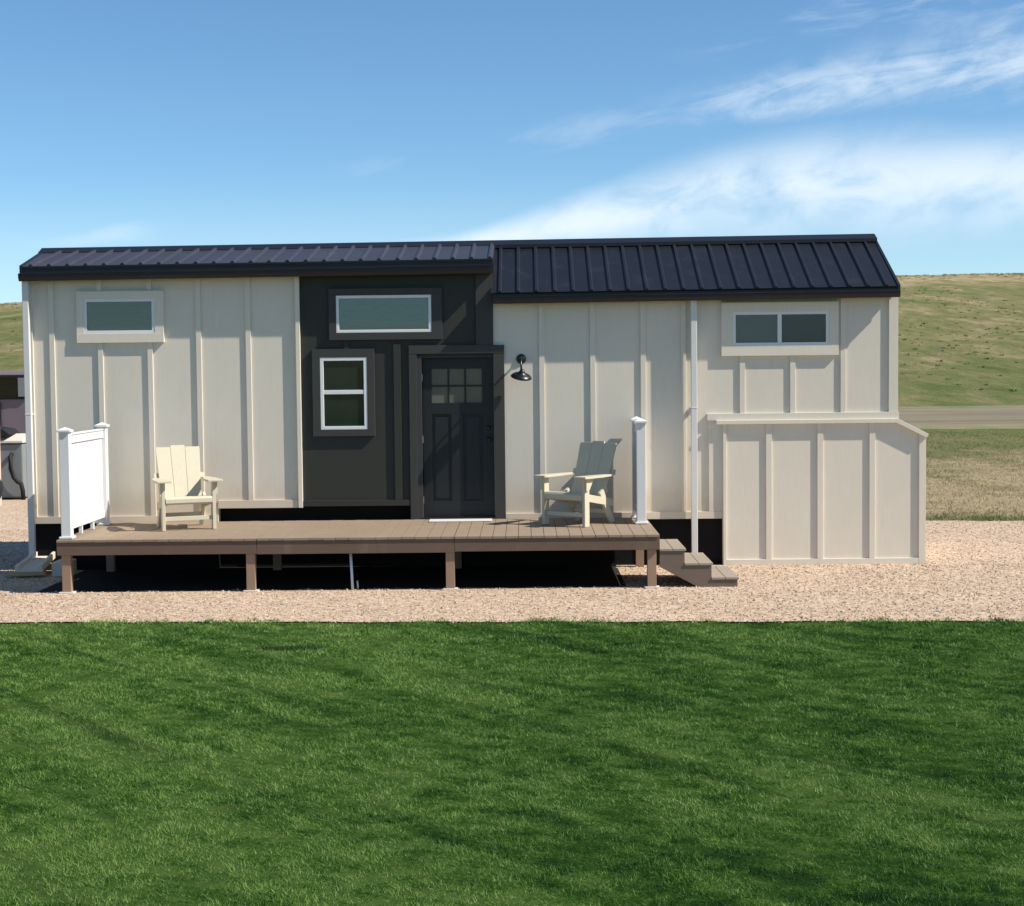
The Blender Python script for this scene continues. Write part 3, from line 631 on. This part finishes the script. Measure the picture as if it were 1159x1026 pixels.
bu = MB(); bu.lathe([(0.0, 0.03), (0.015, 0.03), (0.03, 0.008), (0.032, -0.012), (0.018, -0.032), (0.0, -0.036)], O, ax, 16); bu.build('bulb', M['bulb'], lamp_o, smooth=True)

# ------------------------------------------------------------------ deck
deck = thing('wooden_deck', 'low brown composite deck on short posts along the front of the house', 'deck', (-1.9, -1.05, 0))
DX0, DX1, DY0, DY1, DZ = -5.32, 1.512, -2.10, -0.035, 0.613
db = MB(); joints = (-3.05, -0.812); x = DX0
mods = [(DX0, joints[0]-0.002), (joints[0]+0.002, joints[1]-0.002), (joints[1]+0.002, DX1)]
for a, b_ in mods:
    n = round((b_-a)/0.146); st = (b_-a)/n
    for i in range(n):
        dz = random.uniform(-0.0015, 0.0015); db.box(a+i*st+0.003, a+(i+1)*st-0.003, DY0-0.012, DY1, DZ-0.026+dz, DZ+dz)
db.build('deck_boards', M['deck'], deck)
for i, (a, b_) in enumerate(mods):
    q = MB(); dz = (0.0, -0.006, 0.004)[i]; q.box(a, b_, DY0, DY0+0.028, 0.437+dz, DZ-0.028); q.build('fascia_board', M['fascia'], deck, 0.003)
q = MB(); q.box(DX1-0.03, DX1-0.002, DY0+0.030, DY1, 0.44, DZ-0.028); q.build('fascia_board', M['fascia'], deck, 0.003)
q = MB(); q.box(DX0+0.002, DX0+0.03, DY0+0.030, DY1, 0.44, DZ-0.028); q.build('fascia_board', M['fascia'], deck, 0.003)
jo = MB()
for k in range(16):
    xj = DX0+0.12+k*(DX1-DX0-0.24)/15; jo.box(xj-0.019, xj+0.019, DY0+0.03, DY1-0.01, 0.44, DZ-0.028)
jo.build('joists', M['postwood'], deck)
for x in (-5.225, -3.128, -0.862, 1.425):
    for y in (-2.022, -0.12):
        q = MB(); q.box(x-0.05, x+0.05, y-0.048, y+0.048, -0.005, 0.439); po = q.build('post', M['postwood'], deck, 0.003)
        if y < -1:
            q = MB(); q.box(x-0.085, x+0.085, y-0.075, y+0.085, -0.02, 0.018); q.build('footing_pad', M['concrete'], po, 0.004)

steps = thing('deck_steps', 'three brown wooden steps going down to the right off the deck', 'steps', (1.9, -1.5, 0))
SY0, SY1 = -2.02, -1.02
for sy in (SY0, SY1-0.04):
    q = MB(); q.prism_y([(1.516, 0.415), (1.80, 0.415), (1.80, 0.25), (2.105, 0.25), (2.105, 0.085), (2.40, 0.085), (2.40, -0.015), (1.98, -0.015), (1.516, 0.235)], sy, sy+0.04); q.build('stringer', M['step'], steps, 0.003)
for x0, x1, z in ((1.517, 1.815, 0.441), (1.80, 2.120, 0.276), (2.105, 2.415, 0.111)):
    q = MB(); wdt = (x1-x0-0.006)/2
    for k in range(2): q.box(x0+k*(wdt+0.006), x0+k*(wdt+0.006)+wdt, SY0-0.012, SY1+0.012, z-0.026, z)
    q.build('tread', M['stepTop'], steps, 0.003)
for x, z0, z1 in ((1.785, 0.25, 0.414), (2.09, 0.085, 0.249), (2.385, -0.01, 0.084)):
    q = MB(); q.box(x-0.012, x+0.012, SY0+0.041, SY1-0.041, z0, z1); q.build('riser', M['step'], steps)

# ------------------------------------------------------------------ railings
def railing(x, ya, yb, label, top=1.868, feet=()):
    r = thing('vinyl_railing', label, 'railing', (x, (ya+yb)/2, DZ), 'white vinyl railings on the deck ends')
    for y in (ya, yb):
        p = MB(); p.box(x-0.056, x+0.056, y-0.056, y+0.056, DZ+0.003, top-0.02); po = p.build('post', M['white'], r, 0.006)
        c_ = MB(); z = top-0.035; c_.box(x-0.078, x+0.078, y-0.078, y+0.078, z, z+0.022)
        c_.raw([(x-0.078, y-0.078, z+0.022), (x+0.078, y-0.078, z+0.022), (x+0.078, y+0.078, z+0.022), (x-0.078, y+0.078, z+0.022), (x, y, z+0.058)], [(0, 1, 4), (1, 2, 4), (2, 3, 4), (3, 0, 4)])
        c_.build('post_cap', M['white'], po, 0.003)
        c_ = MB(); c_.box(x-0.078, x+0.078, y-0.078, y+0.078, DZ+0.002, DZ+0.03); c_.build('post_base', M['white'], po, 0.008)
    a, b_ = ya+0.056, yb-0.056
    q = MB(); q.box(x-0.028, x+0.028, a, b_, top-0.17, top-0.075); q.box(x-0.038, x+0.038, a, b_, top-0.075, top-0.055); q.build('top_rail', M['white'], r, 0.005)
    q = MB(); q.box(x-0.028, x+0.028, a, b_, DZ+0.10, DZ+0.185); q.build('bottom_rail', M['white'], r, 0.005)
    q = MB(); n = max(3, round((b_-a)/0.125)); st = (b_-a)/n
    for i in range(n):
        q.box(x-0.011, x+0.011, a+i*st+0.002, a+(i+1)*st-0.002, DZ+0.187, top-0.172)
    q.box(x-0.007, x+0.007, a+0.001, b_-0.001, DZ+0.187, top-0.172)
    q.build('panel', M['white'], r, 0.002)
    for y in feet:
        q = MB(); q.box(x-0.02, x+0.02, y-0.02, y+0.02, DZ+0.002, DZ+0.099); q.build('support_foot', M['white'], r, 0.003)
    return r
railing(-5.235, -1.95, -0.36, 'long white vinyl railing on the left end of the deck', feet=(-1.40, -0.90))
railing(1.395, -0.86, -0.14, 'short white vinyl railing at the top of the deck steps', feet=(-0.50,))

# ------------------------------------------------------------------ chairs
def chair(label, loc, rot):
    r = thing('adirondack_chair', label, 'chair', (0, 0, 0), 'cream outdoor armchairs on the deck')
    W = 0.30; m = M['chair']
    for sx in (-1, 1):      # front legs up to the arms
        q = MB(); q.box(sx*W-0.020, sx*W+0.020, -0.05, 0.045, 0.0, 0.575); q.build('leg', m, r, 0.004)
        q = MB(); q.beam((sx*(W-0.042), 0.60, 0.0), (sx*(W-0.042), 0.36, 0.40), 0.038, 0.085, (0, 1, 0)); q.build('leg', m, r, 0.004)
        q = MB(); q.prism_x([(-0.03, 0.385), (0.03, 0.30), (0.60, 0.20), (0.60, 0.29), (-0.0, 0.395)], sx*W*0.87-0.018, sx*W*0.87+0.018); q.build('side_rail', m, r, 0.003)
        q = MB(); ya, yb = -0.13, 0.52
        prof = [(sx*(W-0.085), ya), (sx*(W+0.085), ya), (sx*(W+0.095), ya+0.03), (sx*(W+0.09), 0.22), (sx*(W+0.035), yb), (sx*(W-0.035), yb), (sx*(W-0.09), 0.12), (sx*(W-0.095), ya+0.03)]
        if sx < 0: prof = prof[::-1]
        n = len(prof); q.raw([(x, y, 0.575) for x, y in prof]+[(x, y, 0.60) for x, y in prof], [tuple(range(n)), tuple(range(2*n-1, n-1, -1))]+[(i, (i+1) % n, (i+1) % n+n, i+n) for i in range(n)])
        q.build('armrest', m, r, 0.004)
        q = MB(); q.prism_x([(-0.045, 0.574), (0.11, 0.574), (0.02, 0.44), (-0.045, 0.42)], sx*(W+0.032)-0.011, sx*(W+0.032)+0.011); q.build('arm_bracket', m, r, 0.002)
    q = MB()                 # seat slats, front one rolled over
    zs = lambda y: 0.395-0.16*(y+0.02)
    q.prism_x([(-0.045, 0.31), (-0.058, 0.33), (-0.058, 0.375), (-0.040, 0.402), (0.03, 0.402), (0.03, 0.38), (-0.03, 0.375), (-0.035, 0.31)], -0.278, 0.278)
    for k in range(4):
        ya = 0.036+k*0.104; q.prism_x([(ya, zs(ya)), (ya+0.098, zs(ya+0.098)), (ya+0.098, zs(ya+0.098)-0.022), (ya, zs(ya)-0.022)], -0.277+0.001*k, 0.277-0.001*k)
    q.build('seat', m, r, 0.003)
    b0 = Vector((0, 0.44, 0.31)); d = Vector((0, 0.26, 0.67)).normalized(); n = Vector((0, -d.z, d.y))
    def slat(xc0, xc1, w0, w1, l):
        q = MB(); pts = []
        for s_ in (-0.012, 0.012):
            for t_, xc, ww in ((-0.02, xc0, w0), (l-0.02, xc1, w1), (l, xc1, w1-0.010)):
                for e in (-1, 1): pts.append(Vector((xc+e*ww/2, 0, 0))+b0+d*t_+n*s_)
        f = [(0, 2, 4, 5, 3, 1), (6, 7, 9, 11, 10, 8), (0, 1, 7, 6), (4, 10, 11, 5), (0, 6, 8, 2), (2, 8, 10, 4), (1, 3, 9, 7), (3, 5, 11, 9)]
        q.raw(pts, f); return q
    for xc0, xc1, l in ((-0.160, -0.180, 0.70), (0.0, 0.0, 0.722), (0.160, 0.180, 0.70)):
        slat(xc0, xc1, 0.157, 0.178, l).build('back_slat', m, r, 0.003)
    for t_, wd in ((0.10, 0.50), (0.34, 0.62), (0.60, 0.46)):
        q = MB(); c0 = b0+d*t_-n*0.032; q.beam(c0-Vector((wd/2, 0, 0)), c0+Vector((wd/2, 0, 0)), 0.065, 0.03, n); q.build('back_brace', m, r, 0.003)
    q = MB(); q.box(-0.278, 0.278, -0.02, 0.012, 0.115, 0.165); q.build('stretcher', m, r, 0.003)
    q = MB(); q.box(-0.24, 0.24, 0.485, 0.51, 0.12, 0.17); q.build('stretcher', m, r, 0.003)
    r.location = (loc[0], loc[1], DZ+0.002); r.rotation_euler = (0, 0, rot)
    return r
chair('cream slatted deck chair facing forward between left railing and charcoal wall', (-4.03, -1.08), R(22))
chair('cream slatted deck chair turned sideways beside the short right railing', (0.48, -1.00), R(-38))

# ------------------------------------------------------------------ small things
q = MB(); q.box(-1.20, -0.42, -0.42, -0.16, DZ+0.003, DZ+0.016)
thing('door_mat', 'narrow white mat on the deck in front of the charcoal door', 'mat', obj=q.build('door_mat', M['white'], None, 0.004))
q = MB(); q.tube([(-2.00, -1.98, 0.43), (-1.99, -1.985, 0.22), (-1.98, -1.99, -0.01)], 0.016, 10); q.tube([(-1.93, -1.95, 0.10), (-1.925, -1.95, -0.01)], 0.010, 8)
thing('drain_pipe', 'thin pale blue drain pipe standing under the middle of the deck', 'pipe', obj=q.build('drain_pipe', M['pvc'], None, smooth=True))
sb = thing('splash_block', 'pale sloping splash block on planks below the left downspout', 'splash block', (-6.1, -0.4, 0))
q = MB()
def taper(mb, x, y0, y1, w0, w1, z0, z1, th):
    for xa, xb, hh in ((-1, -0.72, 0.055), (0.72, 1, 0.055), (-0.72, 0.72, 0.0)):
        v = [(x+xa*w0/2, y0, z0), (x+xb*w0/2, y0, z0), (x+xb*w1/2, y1, z1), (x+xa*w1/2, y1, z1)]
        mb.raw([(a_, b_, c_-th) for a_, b_, c_ in v]+[(a_, b_, c_+hh) for a_, b_, c_ in v], [(0, 3, 2, 1), (4, 5, 6, 7), (0, 1, 5, 4), (1, 2, 6, 5), (2, 3, 7, 6), (3, 0, 4, 7)])
taper(q, -6.10, -0.66, 0.03, 0.34, 0.26, 0.10, 0.19, 0.03); q.build('trough', M['concrete'], sb, 0.006)
q = MB(); q.beam((-6.36, -0.62, 0.045), (-5.92, -0.56, 0.05), 0.14, 0.045); q.build('plank', M['plank'], sb, 0.003); q = MB(); q.beam((-6.25, -0.1, 0.06), (-5.86, -0.06, 0.07), 0.12, 0.08); q.build('plank', M['plank'], sb, 0.003)
q = MB(); q.box(-5.86, -5.66, -0.52, -0.12, -0.01, 0.17)
thing('concrete_block', 'grey concrete block in the shade beside the splash block', 'block', obj=q.build('concrete_block', M['concrete'], None, 0.01))

# neighbouring camper seen past the left end
cv = thing('camper_trailer', 'mauve grey camper trailer parked behind the left end of the house', 'camper', (-11.0, 16, 0))
q = MB(); q.prism_x([(14.8, 0.45), (14.8, 2.40), (14.95, 2.56), (17.0, 2.56), (17.1, 2.4), (17.1, 0.45)], -11.9, -10.2); q.build('body', M['mauve'], cv, 0.05)
q = MB(); q.box(-11.76, -10.90, 14.745, 14.799, 1.93, 2.47); wo = q.build('window', M['rubber'], cv, 0.02)
q = MB(); q.box(-11.72, -11.10, 14.735, 14.744, 1.97, 2.42); q.build('pane', M['blackPane'], wo)
q = MB(); q.box(-11.08, -10.94, 14.735, 14.744, 1.99, 2.40); q.build('blind', M['greybox'], wo)
q = MB(); q.box(-11.62, -11.48, 14.75, 14.799, 1.20, 1.86); q.build('trim_strip', M['rubber'], cv)
for wx in (-11.2,):
    q = MB(); q.lathe([(0, 0), (0.30, 0), (0.33, 0.03), (0.33, 0.17), (0.30, 0.2), (0, 0.2)], (wx, 14.78, 0.33), (0, 1, 0), 24); q.build('wheel', M['rubber'], cv, smooth=False)
ub = thing('utility_cabinet', 'grey utility cabinet with a black hose beyond the left end of the house', 'cabinet', (-10.7, 11.8, 0))
q = MB(); q.box(-11.5, -9.955, 11.4, 12.1, 0.03, 1.10); q.build('body', M['greybox'], ub, 0.03)
q = MB(); q.prism_x([(11.36, 1.12), (11.36, 1.17), (11.75, 1.30), (12.14, 1.17), (12.14, 1.12)], -11.52, -9.94); q.build('lid', M['concrete'], ub, 0.01)
q = MB(); q.tube([(-10.17, 11.39, 0.90), (-10.17, 11.30, 0.86), (-10.17, 11.30, 0.62), (-10.11, 11.30, 0.44), (-10.04, 11.30, 0.36), (-9.97, 11.30, 0.32), (-9.94, 11.30, 0.18), (-9.94, 11.32, 0.0)], 0.045, 10); q.build('hose', M['rubber'], ub, smooth=True)
q = MB(); q.prism_y([(-11.2, 1.28), (-10.35, 1.24), (-10.17, 1.30), (-10.30, 1.40), (-11.2, 1.52)], 11.32, 12.0); q.build('cover', M['rubber'], ub, 0.02)
tw = thing('spare_wheel', 'black tyre with grey rim leaning at the left edge of the view', 'wheel', (-10.14, 9.6, 0))
q = MB(); q.lathe([(0.20, -0.09), (0.33, -0.10), (0.37, -0.06), (0.37, 0.06), (0.33, 0.10), (0.20, 0.09), (0.20, -0.09)], (-10.14, 9.6, 0.37), (0.25, 1, 0.12), 32); q.build('tyre', M['rubber'], tw, smooth=True)
q = MB(); q.lathe([(0, -0.05), (0.08, -0.06), (0.2, -0.03), (0.2, 0.03), (0, 0.04)], (-10.14, 9.6, 0.37), (0.25, 1, 0.12), 24); q.build('rim', M['rim'], tw, smooth=True)
q = MB(); q.box(-10.12, -9.94, 9.9, 10.02, 0, 3.58); q.box(-10.135, -9.925, 9.88, 10.04, 3.58, 3.63)
thing('painted_post', 'tall pale pink post at the far left edge', 'post', obj=q.build('painted_post', M['pinkwood'], None, 0.004))
